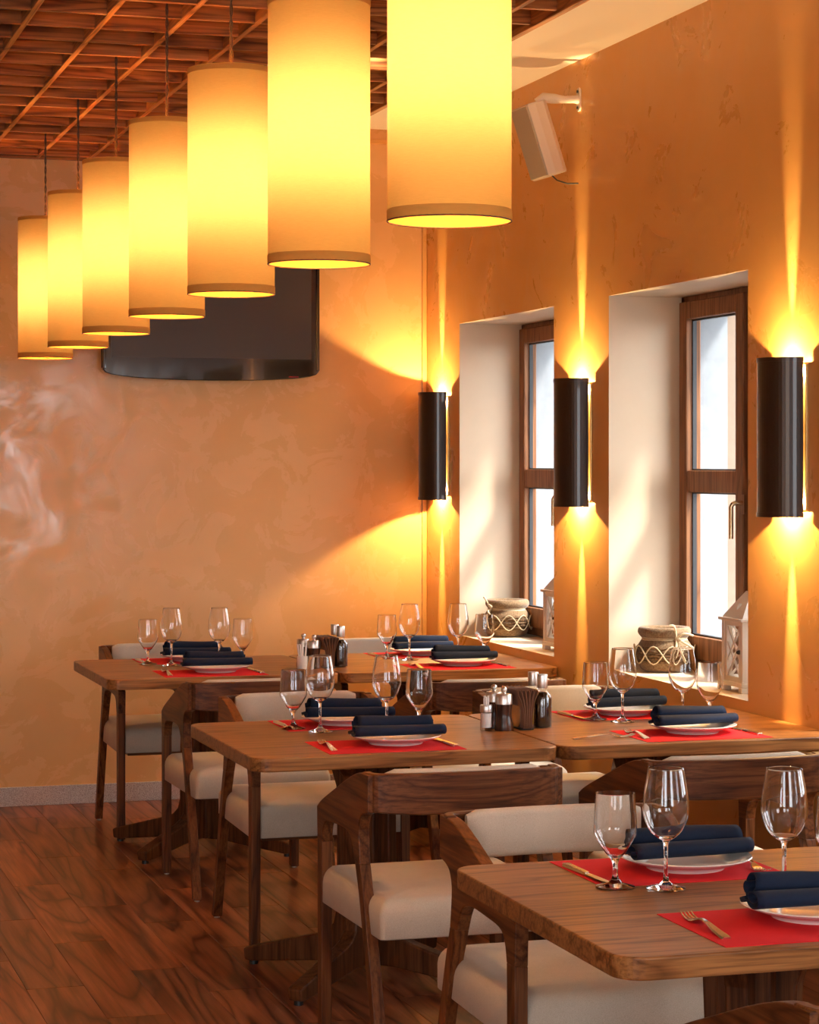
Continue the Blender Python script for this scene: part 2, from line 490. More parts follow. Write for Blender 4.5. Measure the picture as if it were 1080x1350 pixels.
bm = newbm(); box(bm, -.75, LX1+.02, 3.3, YB-.002, ZC-.012, ZC-.001)
o = finish(bm, 'backing_board', M['latx'], lat); o.location = -lat.location

# downlight set in the lattice
dl = empty('downlight', (2.259, 7.743, 3.03)); tag(dl, 'small round white downlight set among the lattice boards', 'light')
bm = newbm(); lathe(bm, [(.045, .10), (.045, 0), (.036, 0), (.034, .008), (.034, .09)], 20, cap=False); finish(bm, 'housing', M['soffit'], dl, True)
bm = newbm(); lathe(bm, [(0, .01), (.034, .01)], 20, cap=False); finish(bm, 'lens', M['downl'], dl)

# ---------------------------------------------------------------- windows
FX0, FX1 = 3.60, 3.67
def make_window(n, y0):
    y1 = y0 + WINW
    w = empty('window_%d' % n, (FX0, (y0+y1)/2, ZS)); structure(w)
    tag(w, ['brown framed window nearest the far corner', 'brown framed window with brass handle beside the third wall light'][n-1] if n < 3 else 'brown framed window in the window wall')
    def piece(name, parts, mat, parent=w, bev=.004):
        b = newbm()
        for p in parts: box(b, p[0]-FX0, p[1]-FX0, p[2]-(y0+y1)/2, p[3]-(y0+y1)/2, p[4]-ZS, p[5]-ZS)
        return finish(b, name, mat, parent, bevel=bev)
    c = (y0+y1)/2
    f = .035
    piece('outer_frame', [(FX0+.008, FX1, y0, y0+f, ZS+.02, ZT), (FX0+.008, FX1, y1-f, y1, ZS+.02, ZT), (FX0+.008, FX1, y0, y1, ZT-f, ZT), (FX0+.008, FX1, y0, y1, ZS+.005, ZS+.055)], M['frame'])
    piece('mullion', [(FX0+.005, FX1, c-.03, c+.03, ZS+.05, ZT-f)], M['frame'])
    for a, b_ in ((y0+f-.012, c-.018), (c+.018, y1-f+.012)):
        za, zb = ZS+.045, ZT-f+.012
        s = .068
        sash = piece('sash', [(FX0-.012, FX1-.02, a, a+s, za, zb), (FX0-.012, FX1-.02, b_-s, b_, za, zb), (FX0-.012, FX1-.02, a+s, b_-s, za, za+s+.02), (FX0-.012, FX1-.02, a+s, b_-s, zb-s, zb)], M['frame'])
        piece('transom', [(FX0-.008, FX1-.02, a+s, b_-s, 1.459, 1.542)], M['frame'])
        for z0, z1 in ((za+s+.02, 1.459), (1.542, zb-s)):
            piece('pane', [(FX0+.022, FX0+.026, a+s, b_-s, z0, z1)], M['pane'], bev=0)
            g = .006
            piece('gasket', [(FX0+.014, FX0+.03, a+s, a+s+g, z0, z1), (FX0+.014, FX0+.03, b_-s-g, b_-s, z0, z1), (FX0+.014, FX0+.03, a+s, b_-s, z0, z0+g), (FX0+.014, FX0+.03, a+s, b_-s, z1-g, z1)], M['gasket'], bev=0)
    # lever handle on the stile next to the mullion
    hy = c + .012
    b = newbm()
    tube(b, [(-.012, hy-c, 1.425-ZS), (-.045, hy-c, 1.425-ZS), (-.056, hy-c+.003, 1.421-ZS), (-.060, hy-c+.006, 1.410-ZS), (-.060, hy-c+.006, 1.295-ZS)], .0085, 10)
    hd = finish(b, 'handle', M['brass'], w, True)
    b = newbm(); box(b, -.018, -.012, hy-c-.014, hy-c+.014, 1.385-ZS, 1.455-ZS); finish(b, 'handle_plate', M['frame'], hd, bevel=.003)
    # daylight portal in the opening
    return w
for i, y in enumerate(wins): make_window(i+1, y)
for i, y in enumerate(wins):
    L = bpy.data.lights.new('daylight_portal', 'AREA'); L.shape = 'RECTANGLE'; L.size = ZT-ZS; L.size_y = WINW
    L.cycles.is_portal = True
    o = bpy.data.objects.new('daylight_portal', L); COL.objects.link(o)
    o.location = (XW+WTH+.01, y+WINW/2, (ZS+ZT)/2); o.rotation_euler = (0, PI/2, 0)
    o.rotation_euler = Vector((-1, 0, 0)).to_track_quat('-Z', 'Y').to_euler()
    L.size, L.size_y = WINW, ZT-ZS

for a, b_ in FW:
    L = bpy.data.lights.new('daylight_portal', 'AREA'); L.shape = 'RECTANGLE'; L.size = b_-a; L.size_y = 1.75; L.cycles.is_portal = True
    o = bpy.data.objects.new('daylight_portal', L); COL.objects.link(o); o.location = ((a+b_)/2, Y0-.21, 1.625); o.rotation_euler = Vector((0, 1, 0)).to_track_quat('-Z', 'Y').to_euler()

# neighbouring facade seen through the glass
nb = empty('neighbour_building', (7.5, 20, -1)); tag(nb, 'pale stucco house front outside the windows', 'building')
bm = newbm(); box(bm, 0, .4, -8, 12, 0, 7); finish(bm, 'wall', M['stucco'], nb)
for k in range(6):
    bm = newbm(); box(bm, -.12, 0, -7.2+k*3.2, -6.8+k*3.2, 0, 7); finish(bm, 'pilaster', M['stuccob'], nb, bevel=.01)
bm = newbm(); box(bm, XW+WTH, 60, -40, 60, -1.4, -1.0)
structure(tag(finish(bm, 'ground_outside', M['stucco']), 'pale paving outside'))

# ---------------------------------------------------------------- pendant lamps
LD, LHGT, LBOT = .1175, .606, 2.025
ps = [(1.333, 4.09), (1.333, 5.055), (1.342, 6.02), (1.353, 6.985), (1.359, 7.95), (1.374, 8.915), (1.381, 9.88)]
ordn = ['nearest and largest, right of the row', 'second from the camera', 'third from the camera', 'fourth and middle of the row', 'fifth from the camera', 'sixth from the camera', 'farthest and smallest, left end of the row']
def make_lamp():
    r = empty('pendant_lamp')
    b = newbm(); lathe(b, [(LD, 0), (LD, LHGT)], 64, cap=False); finish(b, 'shade', M['shade'], r, True)
    b = newbm(); lathe(b, [(LD+.0008, .001), (LD+.0012, .006), (LD+.0012, .020), (LD+.0004, .021)], 64, cap=False); finish(b, 'hem', M['hem'], r, True)
    b = newbm(); lathe(b, [(LD+.0008, LHGT-.001), (LD+.0012, LHGT-.004), (LD+.0012, LHGT-.014), (LD+.0004, LHGT-.015)], 64, cap=False); finish(b, 'hem', M['hem'], r, True)
    b = newbm(); tube(b, [(LD*math.cos(a*PI/24), LD*math.sin(a*PI/24), 0) for a in range(48)], .0016, 6, closed=True); finish(b, 'rim_wire', M['rim'], r, True)
    b = newbm()
    a = -PI/2 + .72; pts = []
    for t in (0, LHGT): 
        pts.append([b.verts.new(((LD+.0014)*math.cos(a+d), (LD+.0014)*math.sin(a+d), t)) for d in (-.035, .035)])
    b.faces.new((pts[0][0], pts[0][1], pts[1][1], pts[1][0])); finish(b, 'seam', M['shade'], r)
    # spider fitting, socket and bulb
    b = newbm()
    for k in range(3):
        an = 2*PI*k/3+.4; tube(b, [(.016*math.cos(an), .016*math.sin(an), LHGT-.02), (LD*math.cos(an), LD*math.sin(an), LHGT-.006)], .0018, 6)
    lathe(b, [(.0, LHGT-.012), (.018, LHGT-.012), (.018, LHGT-.03), (0, LHGT-.03)], 16); finish(b, 'spider', M['brushed'], r)
    b = newbm(); lathe(b, [(0, .51), (.017, .51), (.019, .46), (.016, .452), (0, .452)], 16); tube(b, [(0, 0, .51), (0, 0, LHGT-.03)], .003, 6)
    so = finish(b, 'socket', M['black'], r, True)
    b = newbm(); lathe(b, [(0, .452), (.012, .450), (.018, .435), (.0205, .40), (.0205, .21), (.018, .180), (.010, .168), (0, .166)], 16, cap=False); finish(b, 'bulb', M['bulb'], so, True)
    b = newbm(); L = ZC-.013 - (LBOT+LHGT)
    for ph in (0, PI):
        n = int(L/.009)
        tube(b, [(.0028*math.cos(ph+i*.7), .0028*math.sin(ph+i*.7), LHGT-.012 + L*i/n + .012*i/n) for i in range(n+1)], .0026, 5)
    finish(b, 'cord', M['cord'], r, True)
    return r
lamp0 = make_lamp()
for i, (x, y) in enumerate(ps):
    o = lamp0 if i == 0 else copy_tree(lamp0)
    o.location = (x, y, LBOT); o.rotation_euler = (0, 0, [2.6, 1.9, 2.3, .9, .35, .6, 2.0][i])
    tag(o, 'yellow fabric cylinder pendant lamp, ' + ordn[i], 'lamp', 'pendant lamps in a row')

# ---------------------------------------------------------------- wall sconces
SZ0, SZ1, SR, SY = 1.398, 1.905, .101, (10.25, 8.44, 6.60)
def make_sconce():
    r = empty('wall_sconce')
    H = SZ1-SZ0
    n = 28
    def shell(b, r0, r1, z0, z1):
        o_ = [(-r1*math.cos(PI*k/n - PI/2), r1*math.sin(PI*k/n - PI/2)) for k in range(n+1)]
        i_ = [(-r0*math.cos(PI*k/n - PI/2), r0*math.sin(PI*k/n - PI/2)) for k in range(n+1)]
        prism(b, o_ + i_[::-1], 'Z', z0, z1)
    b = newbm(); shell(b, SR-.003, SR, 0, H); finish(b, 'body', M['sconce'], r, bevel=.0005)
    for z0, z1 in ((0, .014), (H-.014, H)):
        b = newbm(); shell(b, SR, SR+.002, z0, z1); finish(b, 'end_band', M['sconce'], r)
    b = newbm(); box(b, .003, .012, -SR-.014, SR+.014, .022, H-.022); finish(b, 'back_plate', M['sconce_plate'], r, bevel=.002)
    b = newbm(); prism(b, [(-(SR-.004)*math.cos(PI*k/n - PI/2), (SR-.004)*math.sin(PI*k/n - PI/2)) for k in range(n+1)], 'Z', H/2-.01, H/2+.01); finish(b, 'divider', M['sconce'], r)
    return r
sc0 = make_sconce()
snames = ['in the far corner by the back wall', 'on the pier between the two windows', 'at the right edge, nearest and largest']
for i, y in enumerate(SY):
    o = sc0 if i == 0 else copy_tree(sc0)
    o.location = (XW-.012, y, SZ0)
    tag(o, 'dark bronze half cylinder wall light ' + snames[i], 'wall light', 'up and down wall lights')
    for dz, up in ((.045, -1), (SZ1-SZ0-.045, 1)):
        L = bpy.data.lights.new('sconce_lamp', 'POINT'); L.energy = SCONCE_W; L.color = (1.0, .62, .24); L.shadow_soft_size = .006
        lo = bpy.data.objects.new('sconce_lamp', L); COL.objects.link(lo); lo.location = (XW-.040, y, SZ0+dz)
        L = bpy.data.lights.new('sconce_reflector_beam', 'SPOT'); L.energy = SPOT_W; L.color = (1.0, .66, .28); L.shadow_soft_size = .008
        L.spot_size = math.radians(15); L.spot_blend = 1.0
        lo = bpy.data.objects.new('sconce_reflector_beam', L); COL.objects.link(lo); lo.location = (XW-.042, y, SZ0+dz)
        lo.rotation_euler = Vector((.095, 0, up)).to_track_quat('-Z', 'Y').to_euler()

# ---------------------------------------------------------------- television
tv = empty('television', (2.23, YB-.012, 1.985)); tag(tv, 'black flat television on the back wall behind the lamps', 'television')
W2, TH = .515, .62
bm = newbm()
pts = [(-W2, .02), (-W2, TH), (W2, TH), (W2, .02)] + [(W2*math.cos(PI*k/16)*.99, .018-.048*math.sin(PI*k/16)**.7) for k in range(1, 16)]
prism(bm, pts, 'Y', -.085, -.045); finish(bm, 'body', M['tvbody'], tv, bevel=.004)
bm = newbm(); box(bm, -W2+.04, W2-.04, -.0875, -.084, .075, TH-.03); finish(bm, 'screen', M['tvglass'], tv)
for s in (-1, 1):
    bm = newbm(); box(bm, s*(W2-.008)-.008, s*(W2-.008)+.008, -.092, -.05, .02, TH); finish(bm, 'side_bezel', M['tvbody'], tv, bevel=.004)
bm = newbm(); box(bm, -.25, .25, -.045, .011, .12, .5); finish(bm, 'mount', M['black'], tv, bevel=.01)
bm = newbm(); box(bm, W2-.15, W2-.10, -.086, -.06, -.012, -.004); finish(bm, 'indicator', M['tvred'], tv, bevel=.002)

# ---------------------------------------------------------------- loudspeaker
sp = empty('loudspeaker', (3.165, 8.53, 2.86)); tag(sp, 'white box loudspeaker tilted down on a wall bracket', 'loudspeaker')
rot = Matrix.Rotation(math.radians(-18), 4, 'Y') @ Matrix.Rotation(math.radians(8), 4, 'Z')
bm = newbm()
prof = [(-.052, -.07), (-.02, -.075), (.02, -.070), (.045, -.05), (.055, -.02), (.055, .02), (.045, .05), (.02, .07), (-.02, .075), (-.052, .07)]
prism(bm, prof, 'Z', -.145, .145); bm.transform(rot); finish(bm, 'cabinet', M['spkw'], sp, bevel=.004)
bm = newbm(); box(bm, -.060, -.051, -.068, .068, -.142, .142); bm.transform(rot); finish(bm, 'grille', M['spkg'], sp, bevel=.003)
for z in (-.1485, .1455):
    bm = newbm(); prism(bm, [(p[0]*.97, p[1]*.97) for p in prof], 'Z', z, z+.003); bm.transform(rot); finish(bm, 'end_cap', M['spkw'], sp)
bm = newbm()
tube(bm, [(-.02, -.01, .145), (.005, -.02, .165), (.04, -.045, .16), (.075, -.06, .155), (.12, -.065, .158), (.136, -.065, .158)], [.020, .022, .020, .015, .016, .02], 10)
br = finish(bm, 'bracket', M['spkw'], sp, True)
bm = newbm(); prism(bm, rrect(-.085, -.045, .11, .205, .018), 'X', .132, .1405); finish(bm, 'wall_plate', M['spkw'], br, bevel=.003)
for dy, dz in ((-.065, .125), (-.065, .19)):
    bm = newbm(); box(bm, .128, .1325, dy-.005, dy+.005, dz-.005, dz+.005); finish(bm, 'screw', M['black'], br)
bm = newbm(); tube(bm, [(.02, -.03, -.13), (.05, -.05, -.165), (.09, -.06, -.178), (.136, -.06, -.175)], .003, 6); finish(bm, 'cable', M['black'], sp, True)

# ---------------------------------------------------------------- tables
TZ, TT = .74, .040
TW = .922
def make_table():
    r = empty('table')
    h = TW/2
    b = newbm(); prism(b, rrect(-h, h, -h, h, .055, 8), 'Z', TZ-TT, TZ); finish(b, 'tabletop', M['table'], r, bevel=.004, bseg=3)
    # four shaped planks on the diagonals: column, foot and top arm in one curve
    prof = [(.004, .045), (.10, .045), (.40, .012), (.425, .014), (.430, .050), (.415, .056)]
    prof += [(.17, .120), (.13, .135), (.105, .160), (.095, .20), (.092, .50), (.095, .58), (.11, .625), (.14, .65), (.20, .665), (.28, .675), (.30, .70), (.004, .70)]
    for k in range(4):
        b = newbm(); prism(b, prof, 'Y', -.024, .024)
        bmesh.ops.rotate(b, verts=b.verts, cent=(0,0,0), matrix=Matrix.Rotation(PI/4 + PI/2*k, 3, 'Z'))
        lg = finish(b, 'leg', M['base'], r, bevel=.006, bseg=2)
        b = newbm(); lathe(b, [(0, 0), (.014, 0), (.014, .014), (0, .014)], 12)
        a = PI/4 + PI/2*k; gl = finish(b, 'glide', M['black'], lg); gl.location = (.405*math.cos(a), .405*math.sin(a), 0)
    b = newbm(); box(b, -.055, .055, -.055, .055, .05, .70)
    bmesh.ops.rotate(b, verts=b.verts, cent=(0,0,0), matrix=Matrix.Rotation(PI/4, 3, 'Z')); finish(b, 'column', M['base'], r, bevel=.004)
    return r
TXL, TXR = 1.912, 2.840
TF, TM, TB = 3.525, 6.222, 8.660      # front edge of each row
tables = [('front', TXL, TF, 'square brown oak table nearest the camera at lower right'),
          ('midl', TXL, TM, 'square brown oak table left of the middle pair, away from the windows'),
          ('midr', TXR, TM, 'square brown oak table of the middle pair against the window wall'),
          ('farl', TXL, TB, 'square brown oak table below the television, farthest left'),
          ('farr', TXR, TB, 'square brown oak table in the far corner by the first window')]
t0 = make_table()
TC = {}
for i, (k, x, y, lab) in enumerate(tables):
    o = t0 if i == 0 else copy_tree(t0)
    o.location = (x, y+TW/2, 0); TC[k] = (x, y+TW/2)
    tag(o, lab, 'table', 'dining tables')

# ---------------------------------------------------------------- chairs
def curve_pts(P, n=6):
    """Catmull-Rom through open list"""
    out = []
    for i in range(len(P)-1):
        p0 = P[max(i-1, 0)]; p1 = P[i]; p2 = P[i+1]; p3 = P[min(i+2, len(P)-1)]
        for k in range(n):
            t = k/n
            out.append(tuple(.5*((2*p1[j]) + (-p0[j]+p2[j])*t + (2*p0[j]-5*p1[j]+4*p2[j]-p3[j])*t*t + (-p0[j]+3*p1[j]-3*p2[j]+p3[j])*t**3) for j in range(len(p1))))
    out.append(tuple(P[-1]))
    return out

def make_chair():
    r = empty('dining_chair')
    hw, th = .266, .030
    for s in (-1, 1):
        xa, xb = (s*hw, s*(hw-th)); xa, xb = min(xa, xb), max(xa, xb)
        # arm: rises from the front leg to the back rail
        top = curve_pts([(.305, .622), (.25, .648), (.12, .694), (-.02, .742), (-.12, .768), (-.205, .772)], 4)
        low = [(-.205, .675)] + curve_pts([(-.165, .668), (-.135, .655), (-.118, .62), (-.125, .56), (-.131, .53)], 3) + [(-.082, .53)] + curve_pts([(-.062, .565), (-.035, .592), (.02, .603), (.12, .600), (.20, .594), (.235, .575), (.250, .53)], 3) + [(.300, .53)]
        b = newbm(); prism(b, top + low, 'X', xa, xb); finish(b, 'armrest', M['chairy'], r, bevel=.0025, bseg=2)
        b = newbm(); prism(b, [(.250, .531), (.300, .531), (.297, .006), (.257, .006)], 'X', xa, xb); l1 = finish(b, 'leg', M['chairz'], r, bevel=.0025, bseg=2)
        b = newbm(); prism(b, [(-.131, .531), (-.082, .531), (-.118, .46), (-.190, .26), (-.278, .006), (-.312, .006), (-.232, .26), (-.160, .46)], 'X', xa, xb); l2 = finish(b, 'leg', M['chairz'], r, bevel=.0025, bseg=2)
        for l, yy_ in ((l1, .274), (l2, -.294)):
            b = newbm(); lathe(b, [(0, 0), (.010, 0), (.010, .007), (0, .007)], 10); g = finish(b, 'glide', M['brushed'], l); g.location = ((xa+xb)/2, yy_, 0)
    # back rail bowed backwards
    path = curve_pts([(-hw+.012, -.150), (-hw+.016, -.185), (-.225, -.208), (-.12, -.226), (0, -.232), (.12, -.226), (.225, -.208), (hw-.016, -.185), (hw-.012, -.150)], 5)
    b = newbm(); rings = []
    n = len(path)
    for i, p in enumerate(path):
        a = Vector(path[max(i-1, 0)]); c = Vector(path[min(i+1, n-1)]); t = (c-a).normalized(); nn = Vector((-t.y, t.x))
        q = abs(p[0])/hw
        zb = .668 + .012*q**4; zt = .775
        rings.append([b.verts.new((p[0]+nn.x*d, p[1]+nn.y*d, z)) for d, z in ((-.012, zb), (.012, zb), (.012, zt), (-.012, zt))])
    for a, c in zip(rings, rings[1:]):
        for k in range(4): b.faces.new((a[k], a[(k+1)%4], c[(k+1)%4], c[k]))
    b.faces.new(rings[0]); b.faces.new(rings[-1])
    finish(b, 'back_rail', M['chairx'], r, bevel=.004, bseg=2)
    # padded back on the inner face
    b = newbm(); nx = 16; vs_ = []
    sec = rrect(-.018, .018, .672, .782, .015, 4)
    for i in range(nx+1):
        x_ = -.212 + .424*i/nx; yc = -.196 + .055*(x_/.25)**2*.5
        e = 1.0
        if i in (0, nx): e = .55
        vs_.append([b.verts.new((x_, yc + p[0]*e, .727 + (p[1]-.727)*(1 if e == 1 else .82))) for p in sec])
    # softer ends
    for a, c in zip(vs_, vs_[1:]):
        m_ = len(sec)
        for k in range(m_): b.faces.new((a[k], a[(k+1)%m_], c[(k+1)%m_], c[k]))
    b.faces.new(vs_[0]); b.faces.new(vs_[-1])
    finish(b, 'back_cushion', M['seat'], r, True)
    # seat
    b = newbm()
    # build as rounded slab: rings from bottom outline to top outline
    def outline(ins, z):
        pts = rrect(-.2635+ins, .2635-ins, -.275+ins, .288-ins, max(.014-ins*.05, .008), 5)
        return [b.verts.new((p[0]*(1-.045*max(0, -p[1]/.275)), p[1], z + .008*(1-(p[0]/.27)**2) * (1 if z > .44 else 0))) for p in pts]
    rg = [outline(.003, .362), outline(0, .365), outline(0, .420)]
    for k in range(1, 6):
        a = k/5*PI/2
        rg.append(outline(.036*(1-math.cos(a)), .420+.041*math.sin(a)))
    rg.append(outline(.12, .464)); rg.append(outline(.2, .466))
    for a, c in zip(rg, rg[1:]):
        m_ = len(a)
        for k in range(m_): b.faces.new((a[k], a[(k+1)%m_], c[(k+1)%m_], c[k]))
    b.faces.new(rg[0]); b.faces.new(rg[-1])
    finish(b, 'seat', M['seat'], r, True)
    # seat rails below
    b = newbm(); box(b, -.215, .215, -.20, .235, .345, .364); finish(b, 'seat_frame', M['chairx'], r, bevel=.003)
    return r
ch0 = make_chair()
OFF = .435      # chair centre to table edge
chairs = [
 (1.786, TF-.34, 0, 'dark wood armchair at the bottom right edge, near side of the front table'),
 (1.845, TF+TW+.265, PI, 'padded wood armchair facing the camera at the front table'),
 (1.866, TM-.435, 0, 'dark wood armchair with its back to the camera, large in the lower middle'),
 (1.920, TM+TW+.275, PI, 'padded wood armchair facing the camera at the middle left table'),
 (2.650, TM-.410, 0, 'dark wood armchair behind the front wine glasses, near side of the middle window table'),
 (2.815, TM+TW+.215, PI, 'padded wood armchair facing the camera at the middle window table'),
 (1.913, TB-.350, 0, 'dark wood armchair with its back to the camera at the table below the television'),
 (1.880, TB+TW+.105, PI, 'padded wood armchair against the back wall at the far left table'),
 (2.748, TB-.600, 0, 'dark wood armchair with its back to the camera at the corner table'),
 (2.840, TB+TW+.105, PI, 'padded wood armchair against the back wall at the corner table')]
for i, (x, y, rz, lab) in enumerate(chairs):
    o = ch0 if i == 0 else copy_tree(ch0)
    o.location = (x, y, 0); o.rotation_euler = (0, 0, rz)
    tag(o, lab, 'chair', 'dining armchairs')

# ---------------------------------------------------------------- tableware prototypes
def make_mat():
    b = newbm(); box(b, -.205, .205, -.15, .15, 0, .0012)
    return finish(b, 'placemat', M['red'])
def make_plate():
    b = newbm()
    lathe(b, [(0, .006), (.070, .006), (.074, 0), (.080, 0), (.083, .006), (.110, .014), (.134, .0225), (.1365, .0245), (.135, .026), (.112, .0185), (.088, .0115), (.078, .0095), (0, .0095)], 56, cap=False)
    return finish(b, 'plate', M['china'], smooth=True)
def lathe_glass(name, outer, inner):
    b = newbm(); lathe(b, outer + inner, 40, cap=False); return finish(b, name, M['crystal'], smooth=True)
def make_wine():
    foot = [(0, 0), (.036, 0), (.0385, .0012), (.0385, .0024), (.030, .0045), (.014, .009), (.0062, .016), (.0042, .028), (.0038, .060), (.0044, .086), (.0075, .094)]
    out = curve_pts([(.0075, .094), (.020, .101), (.034, .116), (.0435, .140), (.0452, .158), (.0430, .185), (.0385, .212), (.0345, .235)], 5)[1:]
    inn = [(r-.0011, z+.0001) for r, z in out][::-1]
    inn = [p for p in inn if p[1] > .102] + [(.012, .1005), (0, .0985)]
    return lathe_glass('wine_glass', foot + out + [(.0338, .2356)], inn)
def make_water():
    foot = [(0, 0), (.036, 0), (.0385, .0012), (.0385, .0024), (.030, .0045), (.014, .009), (.0066, .018), (.0050, .028), (.0052, .046), (.009, .055)]
    out = [(.020, .067), (.0335, .088), (.0405, .100), (.0425, .105), (.0428, .111), (.0420, .130), (.0382, .184)]
    inn = [(r-.0012, z+.0001) for r, z in out][::-1] + [(.010, .0605), (0, .0585)]
    return lathe_glass('water_glass', foot + out + [(.0370, .1846)], inn)
def strip(b, st, t=.0022):
    """flat bar: stations (s, halfwidth, z, centre offset) along +Y"""
    rings = []
    for s_, w, z, c in st:
        rings.append([b.verts.new((c-w, s_, z)), b.verts.new((c+w, s_, z)), b.verts.new((c+w*.8, s_, z+t)), b.verts.new((c-w*.8, s_, z+t))])
    for a, c in zip(rings, rings[1:]):
        for k in range(4): b.faces.new((a[k], a[(k+1)%4], c[(k+1)%4], c[k]))
    b.faces.new(rings[0]); b.faces.new(rings[-1])
def make_fork():
    r = empty('fork')
    b = newbm(); strip(b, [(-.100, .0085, .0, 0), (-.094, .0100, .0005, 0), (-.05, .0080, .004, 0), (-.01, .0045, .009, 0), (.015, .0030, .0105, 0), (.028, .0036, .009, 0)], .0030); finish(b, 'handle', M['steel'], r, True)
    b = newbm(); strip(b, [(.027, .0036, .009, 0), (.036, .0085, .006, 0), (.046, .0120, .0035, 0), (.054, .0126, .0022, 0)], .0020)
    for k in range(4):
        c = -.0102 + .0068*k
        strip(b, [(.053, .0023, .0023, c), (.070, .0020, .0015, c), (.088, .0016, .004, c), (.102, .0007, .0085, c)], .0018)
    finish(b, 'tines', M['steel'], r)
    return r
def make_knife():
    r = empty('knife')
    b = newbm(); strip(b, [(-.112, .0085, 0, 0), (-.106, .0105, 0, 0), (-.06, .0090, 0, 0), (-.01, .0068, 0, 0), (.0, .0050, 0, 0)], .0065); finish(b, 'handle', M['steel'], r, bevel=.001)
    b = newbm(); strip(b, [(-.001, .0050, .002, 0), (.012, .0090, .002, .001), (.06, .0098, .002, .001), (.09, .0085, .002, 0), (.106, .0045, .002, -.003), (.110, .0012, .002, -.004)], .0020); finish(b, 'blade', M['steel'], r)
    return r
def make_napkin(seed):
    rnd = random.Random(seed)
    # cross-section: one cloth rolled at the back and folded over into a lower roll in front
    sec = []
    turns = 26
    for k in range(turns+1):                        # inner curl of the back roll, outwards
        a = PI*.2 - 2*PI*1.35*k/turns
        rr = .010 + .0175*k/turns
        sec.append((.022 + rr*1.15*math.cos(a), .0340 + rr*1.02*math.sin(a)))
    sec += [(-.004, .012), (-.014, .0075), (-.034, .0040), (-.054, .0080), (-.0620, .0180), (-.056, .0285), (-.040, .0330), (-.022, .0310), (-.013, .0240), (-.016, .0165), (-.030, .0125), (-.043, .0165), (-.045, .0220)]
    sec = curve_pts(sec, 2)
    zmin = min(p[1] for p in sec)
    sec = [(p[0], p[1]-zmin+.0022) for p in sec]
    b = newbm(); nx = 18; rows = []
    ph = rnd.uniform(0, 6); sk = rnd.uniform(-.02, .02); tp = rnd.uniform(.05, .25)
    for i in range(nx+1):
        t = i/nx; x_ = -.120 + .240*t
        row_ = []
        for j, (y_, z_) in enumerate(sec):
            sc = 1 - tp*t*.5 + .03*math.sin(5*t+ph)
            dx = (.006*math.sin(j*.11+ph)) * (t-.5)*2 + (.014 if j > len(sec)*.62 else 0)*(t-.5)*2
            row_.append(b.verts.new((x_+dx, y_*(1-tp*.35*t) + sk*t*(1.6 if j > len(sec)*.62 else .4) + .0022*math.sin(7*t+ph+j*.12), .0022 + (z_-.0022)*sc)))
        rows.append(row_)
    for a, c in zip(rows, rows[1:]):
        for k in range(len(sec)-1): b.faces.new((a[k], a[k+1], c[k+1], c[k]))
    o = finish(b, 'napkin', M['navy'], smooth=True, solid=.0026)
    return o

P_mat, P_plate, P_wine, P_water, P_fork, P_knife = make_mat(), make_plate(), make_wine(), make_water(), make_fork(), make_knife()
naps = [make_napkin(s) for s in (1, 2, 3, 4)]
used = set()
def place(proto, loc, rz, label, cat, group, rx=0.0):
    o = proto if id(proto) not in used else copy_tree(proto)
    used.add(id(proto))
    o.location = loc; o.rotation_euler = (rx, 0, rz)
    tag(o, label, cat, group)
    return o
where = {'front': 'the front table', 'midl': 'the middle left table', 'midr': 'the middle window table', 'farl': 'the far left table', 'farr': 'the far corner table'}
